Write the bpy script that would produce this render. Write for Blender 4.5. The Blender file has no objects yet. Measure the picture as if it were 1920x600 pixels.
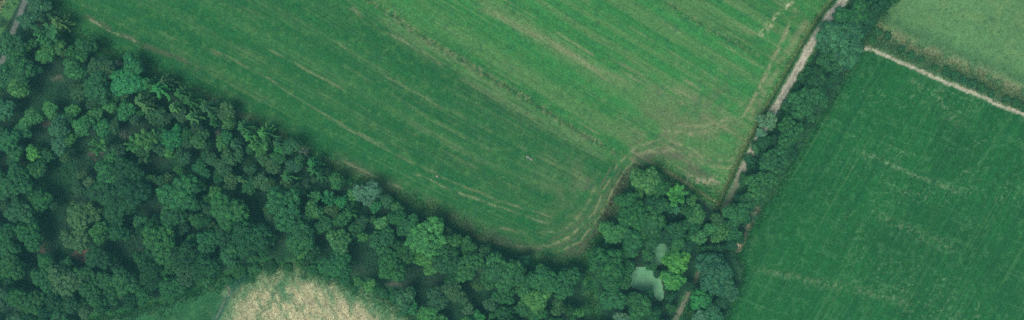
import bpy, math, random
import numpy as np
from mathutils import Vector, Matrix

# ------------------------------------------------------------------ camera, world, sun, exposure
S = bpy.context.scene
COL = S.collection
ALT = 300.0                      # drone height over the fields, metres
PXM = 6.0                        # plan scale: survey units per metre
cam_d = bpy.data.cameras.new("camera")
cam = bpy.data.objects.new("camera", cam_d); COL.objects.link(cam)
cam.location = (0, 0, ALT); cam.rotation_euler = (0, 0, 0)
cam_d.sensor_width = 36.0; cam_d.lens = 36.0 * ALT / 320.0
cam_d.clip_start = 1.0; cam_d.clip_end = 5000.0
S.camera = cam

SUN_EL, SUN_AZ = math.radians(68), math.radians(222)     # azimuth clockwise from +Y (north)
W = bpy.data.worlds.new("World"); S.world = W; W.use_nodes = True
wn = W.node_tree; bg = wn.nodes["Background"]
sky = wn.nodes.new("ShaderNodeTexSky"); sky.sky_type = 'NISHITA'; sky.sun_disc = False
sky.sun_elevation = SUN_EL; sky.sun_rotation = SUN_AZ
sky.air_density = 1.0; sky.dust_density = 3.0; sky.ozone_density = 1.0
wn.links.new(sky.outputs[0], bg.inputs[0]); bg.inputs[1].default_value = 0.09
sl = bpy.data.lights.new("sun", 'SUN'); sl.energy = 1.5; sl.angle = math.radians(26); sl.color = (1.0, 0.96, 0.88)
so = bpy.data.objects.new("sun", sl); COL.objects.link(so)
sdir = Vector((math.sin(SUN_AZ) * math.cos(SUN_EL), math.cos(SUN_AZ) * math.cos(SUN_EL), math.sin(SUN_EL)))
so.location = sdir * 200; so.rotation_euler = sdir.to_track_quat('Z', 'Y').to_euler()
S.view_settings.view_transform = 'Standard'; S.view_settings.look = 'None'
S.view_settings.gamma = 1.0; S.view_settings.use_curve_mapping = False
S.view_settings.exposure = 1.0
S.render.engine = 'CYCLES'
S.cycles.max_bounces = 5; S.cycles.diffuse_bounces = 3; S.cycles.transmission_bounces = 3
S.cycles.volume_bounces = 0; S.cycles.use_denoising = False; S.cycles.use_adaptive_sampling = False
S.cycles.caustics_reflective = False; S.cycles.caustics_refractive = False
try:
    S.cycles.pixel_filter_type = 'BLACKMAN_HARRIS'; S.cycles.filter_width = 1.5
except Exception:
    pass

rng = np.random.default_rng(7)
random.seed(7)

# ------------------------------------------------------------------ helpers
def tag(o, label=None, cat=None, group=None, kind=None):
    if label: o["label"] = label
    if cat: o["category"] = cat
    if group: o["group"] = group
    if kind: o["kind"] = kind
    return o

def wx(px): return (px - 960.0) / PXM
def wy(py): return (300.0 - py) / PXM

def mesh_np(name, V, F, mat, pcol=None, tone=None, smooth=False):
    """V (n,3), F (m,k) -> mesh; pcol (n,3) vertex colour, tone (n,) float attribute"""
    me = bpy.data.meshes.new(name)
    V = np.asarray(V, dtype=np.float32); F = np.asarray(F, dtype=np.int32)
    n, (m, k) = len(V), F.shape
    me.vertices.add(n); me.vertices.foreach_set("co", V.ravel())
    me.loops.add(m * k); me.loops.foreach_set("vertex_index", F.ravel())
    me.polygons.add(m); me.polygons.foreach_set("loop_start", np.arange(0, m * k, k, dtype=np.int32))
    if smooth: me.polygons.foreach_set("use_smooth", np.ones(m, dtype=bool))
    if pcol is not None:
        a = me.attributes.new("tint", 'FLOAT_COLOR', 'POINT')
        c = np.ones((n, 4), dtype=np.float32); c[:, :3] = pcol
        a.data.foreach_set("color", c.ravel())
    if tone is not None:
        a = me.attributes.new("tone", 'FLOAT', 'POINT')
        a.data.foreach_set("value", np.asarray(tone, dtype=np.float32))
    me.update(calc_edges=True)
    me.materials.append(mat)
    return me

def link(name, me, parent=None, loc=None):
    o = bpy.data.objects.new(name, me); COL.objects.link(o)
    if parent is not None: o.parent = parent
    if loc is not None: o.location = loc
    return o

_tab = np.random.default_rng(99).random((8, 256, 256)).astype(np.float32)
def vnoise(x, y, seed=0):
    t = _tab[seed % 8]; off = (seed * 37) % 256
    xi = np.floor(x).astype(np.int64); yi = np.floor(y).astype(np.int64)
    fx = (x - xi).astype(np.float32); fy = (y - yi).astype(np.float32)
    fx = fx * fx * (3 - 2 * fx); fy = fy * fy * (3 - 2 * fy)
    a = t[(xi + off) & 255, yi & 255]; b = t[(xi + 1 + off) & 255, yi & 255]
    c = t[(xi + off) & 255, (yi + 1) & 255]; d = t[(xi + 1 + off) & 255, (yi + 1) & 255]
    return (a * (1 - fx) + b * fx) * (1 - fy) + (c * (1 - fx) + d * fx) * fy
def fbm(x, y, seed=0, oct=4):
    s = 0; a = 0.5; tot = 0
    for i in range(oct):
        s = s + a * vnoise(x * 2 ** i + i * 17.3, y * 2 ** i + i * 9.1, seed + i); tot += a; a *= 0.55
    return s / tot
def sstep(a, b, x):
    t = np.clip((x - a) / (b - a), 0, 1); return t * t * (3 - 2 * t)
def inpoly(x, y, poly):
    r = np.zeros(np.shape(x), dtype=bool); j = len(poly) - 1
    for i in range(len(poly)):
        xi, yi = poly[i]; xj, yj = poly[j]
        if yi != yj:
            c = ((yi > y) != (yj > y)) & (x < (xj - xi) * (y - yi) / (yj - yi) + xi)
            r ^= c
        j = i
    return r
def dpoly(x, y, pts, closed=False):
    """distance to a polyline, and the running position along it (0..1)"""
    best = np.full(np.shape(x), 1e9); al = np.zeros(np.shape(x))
    P = list(pts) + ([pts[0]] if closed else [])
    L = [math.hypot(P[i + 1][0] - P[i][0], P[i + 1][1] - P[i][1]) for i in range(len(P) - 1)]
    tot = sum(L); acc = 0
    for i in range(len(P) - 1):
        ax, ay = P[i]; dx, dy = P[i + 1][0] - ax, P[i + 1][1] - ay
        t = np.clip(((x - ax) * dx + (y - ay) * dy) / max(L[i] ** 2, 1e-6), 0, 1)
        d = np.hypot(x - ax - t * dx, y - ay - t * dy)
        m = d < best
        best = np.where(m, d, best); al = np.where(m, (acc + t * L[i]) / tot, al); acc += L[i]
    return best, al
def sdpoly(x, y, poly):
    d, _ = dpoly(x, y, poly, True)
    return np.where(inpoly(x, y, poly), -d, d)

# ------------------------------------------------------------------ materials
def newmat(name):
    m = bpy.data.materials.new(name); m.use_nodes = True
    nt = m.node_tree; nt.nodes.clear()
    out = nt.nodes.new("ShaderNodeOutputMaterial")
    return m, nt, out
def N(nt, t, **kw):
    n = nt.nodes.new(t)
    for k, v in kw.items(): setattr(n, k, v)
    return n

def mat_ground():
    m, nt, out = newmat("ground_cover")
    b = N(nt, "ShaderNodeBsdfPrincipled"); b.inputs["Roughness"].default_value = 0.9
    b.inputs["Specular IOR Level"].default_value = 0.15
    at = N(nt, "ShaderNodeAttribute", attribute_name="tint")
    tc = N(nt, "ShaderNodeTexCoord")
    n1 = N(nt, "ShaderNodeTexNoise"); n1.inputs["Scale"].default_value = 2.2; n1.inputs["Detail"].default_value = 5; n1.inputs["Roughness"].default_value = 0.7
    n2 = N(nt, "ShaderNodeTexNoise"); n2.inputs["Scale"].default_value = 0.55; n2.inputs["Detail"].default_value = 3
    nt.links.new(tc.outputs["Object"], n1.inputs["Vector"]); nt.links.new(tc.outputs["Object"], n2.inputs["Vector"])
    r1 = N(nt, "ShaderNodeMapRange"); r1.inputs[1].default_value = 0.25; r1.inputs[2].default_value = 0.75; r1.inputs[3].default_value = 0.55; r1.inputs[4].default_value = 1.45
    r2 = N(nt, "ShaderNodeMapRange"); r2.inputs[1].default_value = 0.25; r2.inputs[2].default_value = 0.75; r2.inputs[3].default_value = 0.86; r2.inputs[4].default_value = 1.14
    nt.links.new(n1.outputs["Fac"], r1.inputs[0]); nt.links.new(n2.outputs["Fac"], r2.inputs[0])
    mu = N(nt, "ShaderNodeMath", operation='MULTIPLY'); nt.links.new(r1.outputs[0], mu.inputs[0]); nt.links.new(r2.outputs[0], mu.inputs[1])
    vm = N(nt, "ShaderNodeVectorMath", operation='SCALE')
    nt.links.new(at.outputs["Color"], vm.inputs[0]); nt.links.new(mu.outputs[0], vm.inputs["Scale"])
    nt.links.new(vm.outputs[0], b.inputs["Base Color"])
    bp = N(nt, "ShaderNodeBump"); bp.inputs["Strength"].default_value = 0.6; bp.inputs["Distance"].default_value = 0.25
    nt.links.new(n1.outputs["Fac"], bp.inputs["Height"]); nt.links.new(bp.outputs[0], b.inputs["Normal"])
    nt.links.new(b.outputs[0], out.inputs[0]); return m

def mat_leaf(name="foliage", use_attr=False):
    m, nt, out = newmat(name)
    d = N(nt, "ShaderNodeBsdfPrincipled"); d.inputs["Roughness"].default_value = 0.65; d.inputs["Specular IOR Level"].default_value = 0.2
    tr = N(nt, "ShaderNodeBsdfTranslucent")
    mx = N(nt, "ShaderNodeMixShader"); mx.inputs[0].default_value = 0.22
    oi = N(nt, "ShaderNodeObjectInfo")
    at = N(nt, "ShaderNodeAttribute", attribute_name="tone")
    src = oi.outputs["Color"]
    if use_attr:
        a2 = N(nt, "ShaderNodeAttribute", attribute_name="tint"); src = a2.outputs["Color"]
    hs = N(nt, "ShaderNodeHueSaturation")
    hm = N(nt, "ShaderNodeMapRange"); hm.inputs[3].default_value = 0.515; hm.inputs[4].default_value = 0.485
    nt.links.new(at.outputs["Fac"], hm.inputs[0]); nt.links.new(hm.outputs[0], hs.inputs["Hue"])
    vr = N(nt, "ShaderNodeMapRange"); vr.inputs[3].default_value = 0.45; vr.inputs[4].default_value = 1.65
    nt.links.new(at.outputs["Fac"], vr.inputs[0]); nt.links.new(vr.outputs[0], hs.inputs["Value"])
    gm = N(nt, "ShaderNodeNewGeometry"); nz = N(nt, "ShaderNodeTexNoise"); nz.inputs["Scale"].default_value = 0.42; nz.inputs["Detail"].default_value = 3
    nt.links.new(gm.outputs["Position"], nz.inputs["Vector"])
    nr = N(nt, "ShaderNodeMapRange"); nr.inputs[1].default_value = 0.38; nr.inputs[2].default_value = 0.68
    nt.links.new(nz.outputs["Fac"], nr.inputs[0])
    wm = N(nt, "ShaderNodeMix", data_type='RGBA', blend_type='MULTIPLY'); nt.links.new(nr.outputs[0], wm.inputs[0])
    nt.links.new(src, wm.inputs[6]); wm.inputs[7].default_value = (1.32, 1.12, 0.95, 1)
    nt.links.new(wm.outputs[2], hs.inputs["Color"])
    nt.links.new(hs.outputs[0], d.inputs["Base Color"]); nt.links.new(hs.outputs[0], tr.inputs["Color"])
    nt.links.new(d.outputs[0], mx.inputs[1]); nt.links.new(tr.outputs[0], mx.inputs[2])
    nt.links.new(mx.outputs[0], out.inputs[0]); return m

def mat_noise(name, c1, c2, scale, rough=0.85, bump=0.3):
    m, nt, out = newmat(name)
    b = N(nt, "ShaderNodeBsdfPrincipled"); b.inputs["Roughness"].default_value = rough; b.inputs["Specular IOR Level"].default_value = 0.25
    n = N(nt, "ShaderNodeTexNoise"); n.inputs["Scale"].default_value = scale; n.inputs["Detail"].default_value = 6
    tc = N(nt, "ShaderNodeTexCoord"); nt.links.new(tc.outputs["Object"], n.inputs["Vector"])
    r = N(nt, "ShaderNodeValToRGB"); r.color_ramp.elements[0].position = 0.35; r.color_ramp.elements[1].position = 0.65
    r.color_ramp.elements[0].color = (*c1, 1); r.color_ramp.elements[1].color = (*c2, 1)
    nt.links.new(n.outputs["Fac"], r.inputs[0]); nt.links.new(r.outputs[0], b.inputs["Base Color"])
    bp = N(nt, "ShaderNodeBump"); bp.inputs["Strength"].default_value = bump; bp.inputs["Distance"].default_value = 0.1
    nt.links.new(n.outputs["Fac"], bp.inputs["Height"]); nt.links.new(bp.outputs[0], b.inputs["Normal"])
    nt.links.new(b.outputs[0], out.inputs[0]); return m

M_GROUND = mat_ground()
M_LEAF = mat_leaf()
M_TUFT = mat_leaf("grass_blades", True)
M_BARK = mat_noise("bark", (0.05, 0.042, 0.035), (0.12, 0.10, 0.085), 3.0)
M_DEAD = mat_noise("dead_wood", (0.06, 0.075, 0.052), (0.12, 0.145, 0.10), 3.0)
M_STONE = mat_noise("stone", (0.13, 0.15, 0.11), (0.24, 0.26, 0.20), 4.0)
M_WATER = mat_noise("pond_water", (0.065, 0.215, 0.095), (0.11, 0.29, 0.14), 0.8, rough=0.6, bump=0.02)

# ------------------------------------------------------------------ the plan (survey units, 6 per metre, origin at the picture's corner)
WOOD = [(-130, -130), (100, -130), (104, 10), (122, 62), (200, 98), (290, 138), (370, 186), (440, 222), (520, 262), (600, 303), (660, 338),
        (720, 363), (800, 395), (880, 438), (930, 465), (1000, 487), (1060, 500), (1100, 500), (1135, 740), (800, 740), (775, 597), (725, 562),
        (685, 537), (620, 516), (560, 500), (500, 500), (440, 516), (380, 542), (300, 572), (160, 604), (60, 740), (-130, 740)]
PONDWOOD = [(1192, 325), (1240, 318), (1280, 348), (1330, 368), (1352, 392), (1345, 450), (1318, 515), (1288, 570), (1255, 740), (1135, 740),
            (1100, 500), (1115, 470), (1150, 400), (1170, 352)]
HEDGE = [(1640, -130), (1730, -130), (1665, 10), (1622, 78), (1600, 112), (1560, 185), (1520, 245), (1482, 312), (1440, 380), (1402, 432),
         (1385, 480), (1392, 500), (1385, 545), (1362, 590), (1330, 740), (1262, 740), (1300, 570), (1330, 500), (1350, 440), (1368, 395),
         (1388, 342), (1412, 290), (1442, 240), (1472, 190), (1505, 140), (1538, 90), (1562, 50), (1592, 0)]
PATH = [(1608, 93), (1632, 91), (1650, 99), (1685, 116), (1720, 130), (1760, 149), (1800, 165), (1835, 178), (1870, 196), (1920, 214), (2060, 285)]
RIGHTF = [(1330, 740), (1362, 590), (1385, 545), (1392, 500), (1385, 480), (1402, 432), (1440, 380), (1482, 312), (1520, 245), (1560, 185), (1600, 112)] + PATH + [(2060, 740)]
PASTURE = [(1730, -130), (2060, -130)] + PATH[::-1] + [(1600, 112), (1622, 78), (1665, 10)]
STUBBLE = [(395, 740), (415, 600), (432, 562), (455, 528), (500, 512), (560, 507), (615, 520), (680, 548), (735, 578), (778, 605), (840, 740)]
TRACK = [(1650, -130), (1582, 0), (1558, 28), (1536, 60), (1512, 100), (1490, 140), (1462, 188), (1438, 232), (1412, 278), (1392, 320), (1372, 362), (1358, 395),
         (1342, 435), (1324, 480), (1304, 525), (1282, 568), (1262, 610), (1220, 740)]
LANE = [(90, -130), (50, -10), (38, 25), (24, 58), (8, 105), (-20, 170), (-60, 240)]
DITCH = [(600, -60), (692, 0), (742, 32), (800, 75), (868, 115), (930, 152), (990, 186), (1050, 225), (1110, 262), (1162, 290)]
DITCH2 = [(1080, -100), (1242, 0), (1300, 36), (1360, 71), (1417, 104)]
EDGE = [(120, 60), (290, 138), (440, 222), (600, 303), (720, 363), (880, 438), (1000, 487), (1060, 500)]
POOL_UP = [(1226, 466), (1236, 460), (1250, 463), (1254, 478), (1246, 490), (1232, 497), (1222, 490), (1224, 476)]
POOL_LOW = [(1174, 512), (1196, 504), (1220, 503), (1232, 516), (1240, 530), (1240, 543), (1244, 556), (1240, 562), (1232, 556), (1226, 548), (1212, 546), (1192, 538), (1178, 526)]

STEP = 0.32
X0, X1, Y0, Y1 = -182.0, 182.0, -72.0, 72.0
gx = np.arange(X0, X1 + 1e-6, STEP); gy = np.arange(Y0, Y1 + 1e-6, STEP)
GX, GY = np.meshgrid(gx, gy)                    # rows: y
PX, PY = GX * PXM + 960.0, 300.0 - GY * PXM
# edges wander a little, as grass and plough lines do
JX = PX + (fbm(PX / 26, PY / 26, 1) - 0.5) * 16; JY = PY + (fbm(PX / 26, PY / 26, 2) - 0.5) * 16

def pond_sd(x, y): return np.minimum(sdpoly(x, y, POOL_UP), sdpoly(x, y, POOL_LOW)) - 2.0
track_d, track_a = dpoly(PX, PY, TRACK)
path_d, _ = dpoly(PX, PY, PATH)
lane_d, _ = dpoly(PX, PY, LANE)
ditch_d, ditch_a = dpoly(PX, PY, DITCH)
ditch2_d, _ = dpoly(PX, PY, DITCH2)
pondd = pond_sd(PX + (fbm(PX / 9, PY / 9, 3) - .5) * 8, PY + (fbm(PX / 9, PY / 9, 5) - .5) * 8)
sd_wood = np.minimum(sdpoly(JX, JY, WOOD), sdpoly(JX, JY, PONDWOOD))
sd_hedge = sdpoly(JX, JY, HEDGE)
sd_right = sdpoly(JX, JY, RIGHTF); sd_past = sdpoly(JX, JY, PASTURE); sd_stub = sdpoly(JX, JY, STUBBLE)
trk_w = np.interp(track_a, [0, 0.33, 0.55, 0.62, 0.8, 1], [8.0, 7.0, 5.0, 4.0, 3.5, 4.0])

# ---- heights
def smooth_rim(x, y):
    return np.clip(np.minimum(np.minimum(x - X0, X1 - x), np.minimum(y - Y0, Y1 - y)) / 6.0, 0, 1)
Z = (fbm(GX / 45, GY / 45, 4, 3) - 0.5) * 1.2 + (fbm(GX / 1.3, GY / 1.3, 6, 3) - 0.5) * 0.16
Z -= 0.16 * np.exp(-(ditch_d / 3.0) ** 2) * (0.5 + 0.8 * fbm(PX / 25, PY / 25, 7)) + 0.10 * np.exp(-(ditch2_d / 3.0) ** 2)
Z += 0.12 * np.exp(-((ditch_d - 8) / 5) ** 2)
Z -= 0.10 * sstep(trk_w + 3, trk_w - 1, track_d)
Z -= 0.10 * np.exp(-((track_d - trk_w * 0.5) / 1.8) ** 2)
side = np.sign((JX - PX) * 0 + (PX - np.interp(PY, [p[1] for p in TRACK], [p[0] for p in TRACK])))
Z -= 0.45 * np.exp(-((track_d - trk_w - 5) / 2.2) ** 2) * (side < 0) * (PY < 400)
Z += 0.25 * np.exp(-((track_d - trk_w - 12) / 4.0) ** 2) * (side < 0) * (PY < 400)
Z += 0.30 * np.exp(-((path_d - 16) / 8) ** 2) * (sd_past < 0)
pf = sstep(40, 12, pondd); Z = Z * (1 - pf) + pf * (fbm(GX / 1.3, GY / 1.3, 6, 3) - 0.5) * 0.16
Z -= 1.5 * sstep(6, -6, pondd)
Z *= smooth_rim(GX, GY)
def ground_z(x, y):
    i = min(max(int(round((x - X0) / STEP)), 0), len(gx) - 1); j = min(max(int(round((y - Y0) / STEP)), 0), len(gy) - 1)
    return float(Z[j, i])

# ---- what grows or lies where: base colours
def mixc(C, col, f):
    f = np.clip(f, 0, 1)[..., None]
    return C * (1 - f) + np.array(col, dtype=np.float32) * f
GREEN_LOW = (0.011, 0.090, 0.019); GREEN_UP = (0.025, 0.138, 0.028); GREEN_R = (0.0085, 0.084, 0.016)
PAST = (0.074, 0.168, 0.056); DRY = (0.20, 0.20, 0.10); STRAW = (0.355, 0.335, 0.185); SOIL = (0.085, 0.080, 0.050)
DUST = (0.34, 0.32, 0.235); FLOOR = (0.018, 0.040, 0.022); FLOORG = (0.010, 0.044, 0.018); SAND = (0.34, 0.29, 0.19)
ROUGH = (0.055, 0.12, 0.045)

yd = np.interp(PX, [p[0] for p in DITCH], [p[1] for p in DITCH])
yd = np.where(PX < 600, -60 + (PX - 600) * 0.62, yd); yd = np.where(PX > 1162, 290 + (PX - 1162) * 0.60, yd)
ye = np.interp(PX, [p[0] for p in EDGE], [p[1] for p in EDGE]); ye = np.where(PX < 120, 60 + (PX - 120) * .46, ye); ye = np.where(PX > 1060, 500 + (PX - 1060) * 0.4, ye)
below = PY > yd
t = (PY - yd) / np.maximum(ye - yd, 60)
s = np.where(below, t * 300, (PY - yd) * 0.85)          # runs across the drill lines
u = PX * 0.86 + PY * 0.5                               # runs along them
C = np.zeros(PX.shape + (3,), dtype=np.float32); C[:] = GREEN_LOW
C = mixc(C, GREEN_UP, sstep(6, -10, PY - yd) )
C = mixc(C, GREEN_UP, sstep(40, 8, s) * sstep(-5, 3, s) * 0.9 * below)
# wide soft bands and fine drill streaks, the dry ones broken up along their length
band = fbm(s / 30 + 3, u / 420, 11, 3)
C *= np.where(below, 0.76 + 0.40 * band, 0.70 + 0.58 * band)[..., None]
C = mixc(C, (0.085, 0.165, 0.05), sstep(0.52, 0.75, vnoise(s / 14, u / 500, 16)) * (0.12 + 0.42 * (~below)))
st1 = vnoise(s / 3.0, u / 420, 12) * 0.65 + vnoise(s / 1.6, u / 170, 13) * 0.35
brk = fbm(PX / 34, PY / 34, 14, 4)
dryzone = 0.35 + 0.9 * np.clip(np.exp(-((PX - 1150) / 330) ** 2) * np.exp(-((PY - 230) / 170) ** 2), 0, 1) + 0.25 * (~below)
C = mixc(C, DRY, sstep(0.56, 0.84, st1) * sstep(0.36, 0.64, brk) * 0.7 * dryzone * np.where(below, 0.5, 0.9))
C = mixc(C, (0.012, 0.075, 0.026), sstep(0.36, 0.14, st1) * 0.35)
rows = 0.5 + 0.5 * np.cos(2 * math.pi * s / 8.5 + 2.5 * fbm(s / 40, u / 600, 18))
C *= (0.955 + 0.09 * rows)[..., None]
pair = np.maximum(np.exp(-(((s + 4) % 46 - 20) / 1.4) ** 2), np.exp(-(((s + 4) % 46 - 27) / 1.4) ** 2))
C = mixc(C, (0.10, 0.165, 0.06), pair * np.where(below, 0.55, 0.8) * (0.12 + 0.42 * sstep(.35, .65, fbm(u / 120, s / 12, 19))))
tl = vnoise(s / 2.1 + 5, u / 900, 17)
C = mixc(C, (0.12, 0.18, 0.07), sstep(0.72, 0.95, tl) * (0.10 + 0.30 * sstep(.4, .65, brk)) * np.where(below, 0.6, 1.0))
C = mixc(C, (0.010, 0.070, 0.018), sstep(0.28, 0.08, tl) * 0.22)
lump = fbm(PX / 9, PY / 9, 15, 4)
C = mixc(C, (0.07, 0.17, 0.045), sstep(0.55, 0.75, lump) * 0.35)
C = mixc(C, (0.012, 0.075, 0.03), sstep(0.45, 0.25, lump) * 0.35)
# the tired, browner headland near the turn
hl = np.exp(-((PX - 1300) / 130) ** 2) * np.exp(-((PY - 235) / 70) ** 2) + 0.8 * np.exp(-((PX - 1080) / 70) ** 2) * np.exp(-((PY - 370) / 70) ** 2)
C = mixc(C, (0.115, 0.135, 0.06), hl * 0.55 * sstep(0.3, 0.65, brk))

def line(pts, w, col, k, thr=(0.35, 0.65), sc=14, seed=20, along=True):
    global C
    d, a = dpoly(PX + (fbm(PX / 30, PY / 30, seed) - .5) * 4, PY + (fbm(PX / 30, PY / 30, seed + 3) - .5) * 4, pts)
    ends = sstep(0, 0.08, a) * sstep(1, 0.92, a)
    br = fbm(u / (sc * 2.2), s / max(sc * 0.22, 2.0), seed + 1) if along else fbm(PX / sc, PY / sc, seed + 1)
    C = mixc(C, col, np.exp(-(d / w) ** 2) * k * sstep(thr[0], thr[1], br) * ends)
line([(380, 85), (440, 112), (500, 145), (560, 186), (655, 240), (740, 282)], 1.7, DRY, 0.55, (0.4, 0.65), 9)
line([(300, 60), (420, 108), (480, 133)], 2.5, DRY, 0.51)
line([(500, 90), (600, 145), (650, 170)], 2.1, DRY, 0.51)
line([(620, 70), (700, 130), (790, 180), (900, 245)], 2.1, DRY, 0.38)
line([(560, 200), (640, 235), (740, 290), (830, 330)], 2.5, DRY, 0.38)
line([(150, 25), (190, 45), (235, 68), (275, 88), (340, 112), (380, 135)], 5, SOIL, 0.55, (0.3, 0.55), along=False)
line([(165, 35), (215, 62), (265, 82)], 2, STRAW, 0.6, (0.52, 0.64), 4)
line([(600, 290), (660, 312), (730, 350), (800, 380), (880, 424), (960, 458), (1040, 478), (1095, 462)], 13, SOIL, 0.45, (0.25, 0.7), along=False)
line([(640, 300), (690, 325), (760, 355)], 3.4, DRY, 0.59, (0.4, 0.6))
line([(360, 170), (460, 220), (560, 270)], 12, SOIL, 0.45, (0.3, 0.6), along=False)
line([(770, 322), (860, 362), (940, 388), (1032, 420)], 2.2, STRAW, 0.4, (0.42, 0.65), 9)
line([(820, 330), (900, 362), (960, 384), (1040, 408)], 2.1, DRY, 0.59)
line([(870, 440), (960, 460), (1010, 465), (1060, 452), (1095, 420)], 4.2, DRY, 0.47)
line([(930, 425), (1000, 440), (1060, 430), (1095, 395), (1120, 340)], 3.4, DRY, 0.42)
line([(1060, 485), (1105, 458), (1135, 410), (1155, 370), (1175, 330), (1200, 300), (1240, 282), (1280, 298), (1310, 325), (1350, 340)], 10, SOIL, 0.65, (0.25, 0.6), along=False)
line([(1055, 478), (1110, 445), (1145, 380), (1170, 325)], 3, (0.06, 0.055, 0.035), 0.6, (0.2, 0.5))
line([(1180, 300), (1220, 282), (1265, 288)], 4, DRY, 0.7, (0.4, 0.6), 8, along=False)
line([(880, 0), (960, 45), (1040, 86), (1120, 130), (1190, 165)], 7.6, DRY, 0.47, (0.3, 0.65))
line([(700, 12), (780, 75), (860, 120), (960, 195), (1080, 260), (1150, 310)], 14, (0.10, 0.16, 0.06), 0.6, (0.25, 0.6))
line([(640, 0), (700, 45), (780, 90), (840, 130)], 3.4, DRY, 0.51)
line([(1130, 95), (1200, 140), (1290, 180)], 5.1, DRY, 0.42)
line([(1000, 60), (1090, 115), (1150, 160)], 2.5, DRY, 0.42)
line([(1290, 0), (1350, 35), (1425, 70)], 6.8, DRY, 0.38)
line([(1420, 72), (1442, 50), (1462, 25), (1490, -5)], 5, STRAW, 0.75, (0.42, 0.62), 5, along=False)
line([(1230, 245), (1290, 252), (1350, 240), (1395, 215), (1425, 165), (1450, 110), (1480, 50), (1500, 0)], 4, DRY, 0.8, (0.38, 0.6), 9, along=False)
line([(1260, 235), (1320, 236), (1370, 222), (1400, 185)], 3, DRY, 0.7, (0.4, 0.6), 8, along=False)
line([(1400, 230), (1430, 180), (1470, 110), (1520, 30)], 8, DRY, 0.5, (0.3, 0.6), along=False)
line([(1180, 215), (1260, 225), (1330, 190), (1380, 150)], 18, SOIL, 0.35, (0.35, 0.7), along=False)
line([(1280, 330), (1310, 340), (1345, 338), (1355, 330)], 6, SAND, 0.65, (0.42, 0.6), 6, along=False)
for k_ in range(4):              # wheelings of the last turn round the copse
    o_ = k_ * 7.0
    line([(1030 - o_, 478 - o_ * .8), (1085 - o_, 455 - o_ * .9), (1125 - o_ * .8, 405 - o_ * .5), (1150 - o_, 355 - o_ * .5), (1172 - o_, 318 - o_ * .6), (1200 - o_ * .6, 290 - o_), (1240, 274 - o_), (1285, 286 - o_), (1325, 312 - o_), (1368 + o_ * .2, 316 - o_), (1395 - o_ * .2, 285 - o_)],
         2.0, (0.085, 0.095, 0.05) if k_ % 2 else DRY, 0.75, (0.3, 0.6), 9, 60 + k_, along=False)
# ditches with sedge and dead grass along them
C = mixc(C, DRY, np.exp(-((ditch_d - 3) / 4) ** 2) * sstep(0.45, 0.68, fbm(PX / 5, PY / 5, 31)) * 0.5)
C = mixc(C, (0.025, 0.065, 0.025), np.exp(-(ditch_d / 1.7) ** 2) * (0.05 + 0.6 * sstep(0.4, 0.62, fbm(PX / 14, PY / 14, 32))))
C = mixc(C, DRY, np.exp(-((ditch2_d - 3) / 4) ** 2) * sstep(0.45, 0.68, fbm(PX / 5, PY / 5, 33)) * 0.45)
C = mixc(C, (0.022, 0.055, 0.024), np.exp(-(ditch2_d / 1.8) ** 2) * 0.35)
# right-hand field
CR = np.zeros_like(C); CR[:] = GREEN_R
ur = PX * 0.5 - PY * 0.86; sr = PX * 0.86 + PY * 0.5
CR *= (0.72 + 0.42 * fbm(PX / 90, PY / 90, 40, 4))[..., None]
CR *= (0.90 + 0.20 * vnoise(sr / 7, ur / 300, 41))[..., None]
CR = mixc(CR, (0.04, 0.13, 0.04), sstep(0.7, 0.95, vnoise(sr / 4, ur / 140, 42)) * sstep(0.4, 0.6, fbm(PX / 60, PY / 60, 43)) * 0.45)
CR = mixc(CR, (0.05, 0.15, 0.05), sstep(0.56, 0.74, fbm(PX / 8, PY / 8, 44)) * 0.35)
CR = mixc(CR, (0.045, 0.14, 0.04), sstep(0.72, 0.92, vnoise(sr / 2.6, ur / 260, 47)) * 0.40)
sl_ = PY - PX * 0.40; CR = mixc(CR, (0.05, 0.15, 0.05), sstep(0.74, 0.92, vnoise(sl_ / 3.0, PX / 120, 48)) * 0.35)
CR = mixc(CR, (0.004, 0.06, 0.014), sstep(0.30, 0.10, vnoise(sr / 5, ur / 260, 49)) * 0.5)
fleck = sstep(0.70, 0.80, fbm(PX / 3.2, PY / 3.2, 45, 2)) * sstep(0.48, 0.62, fbm(PX / 70, PY / 45, 46)) * sstep(1450, 1720, PX)
CR = mixc(CR, (0.15, 0.24, 0.11), fleck * 0.45)
def over(sd, w, CC):
    global C
    f = sstep(w, -w, sd)[..., None]; C = C * (1 - f) + CC * f
over(sd_right, 3, CR)
line([(1608, 283), (1650, 298), (1700, 322), (1760, 345), (1805, 364)], 4, (0.16, 0.22, 0.11), 0.55, (0.47, 0.62), 3, along=False)
line([(1410, 505), (1470, 516), (1540, 530), (1650, 552), (1720, 575)], 7, (0.16, 0.22, 0.11), 0.35, (0.42, 0.64), 3.5, along=False)
line([(1640, 400), (1720, 440), (1800, 470)], 10, (0.16, 0.22, 0.11), 0.4, (0.50, 0.64), 3, along=False)
line([(1700, 150), (1760, 180), (1800, 240)], 10, (0.16, 0.22, 0.11), 0.35, (0.50, 0.64), 3, along=False)
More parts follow.
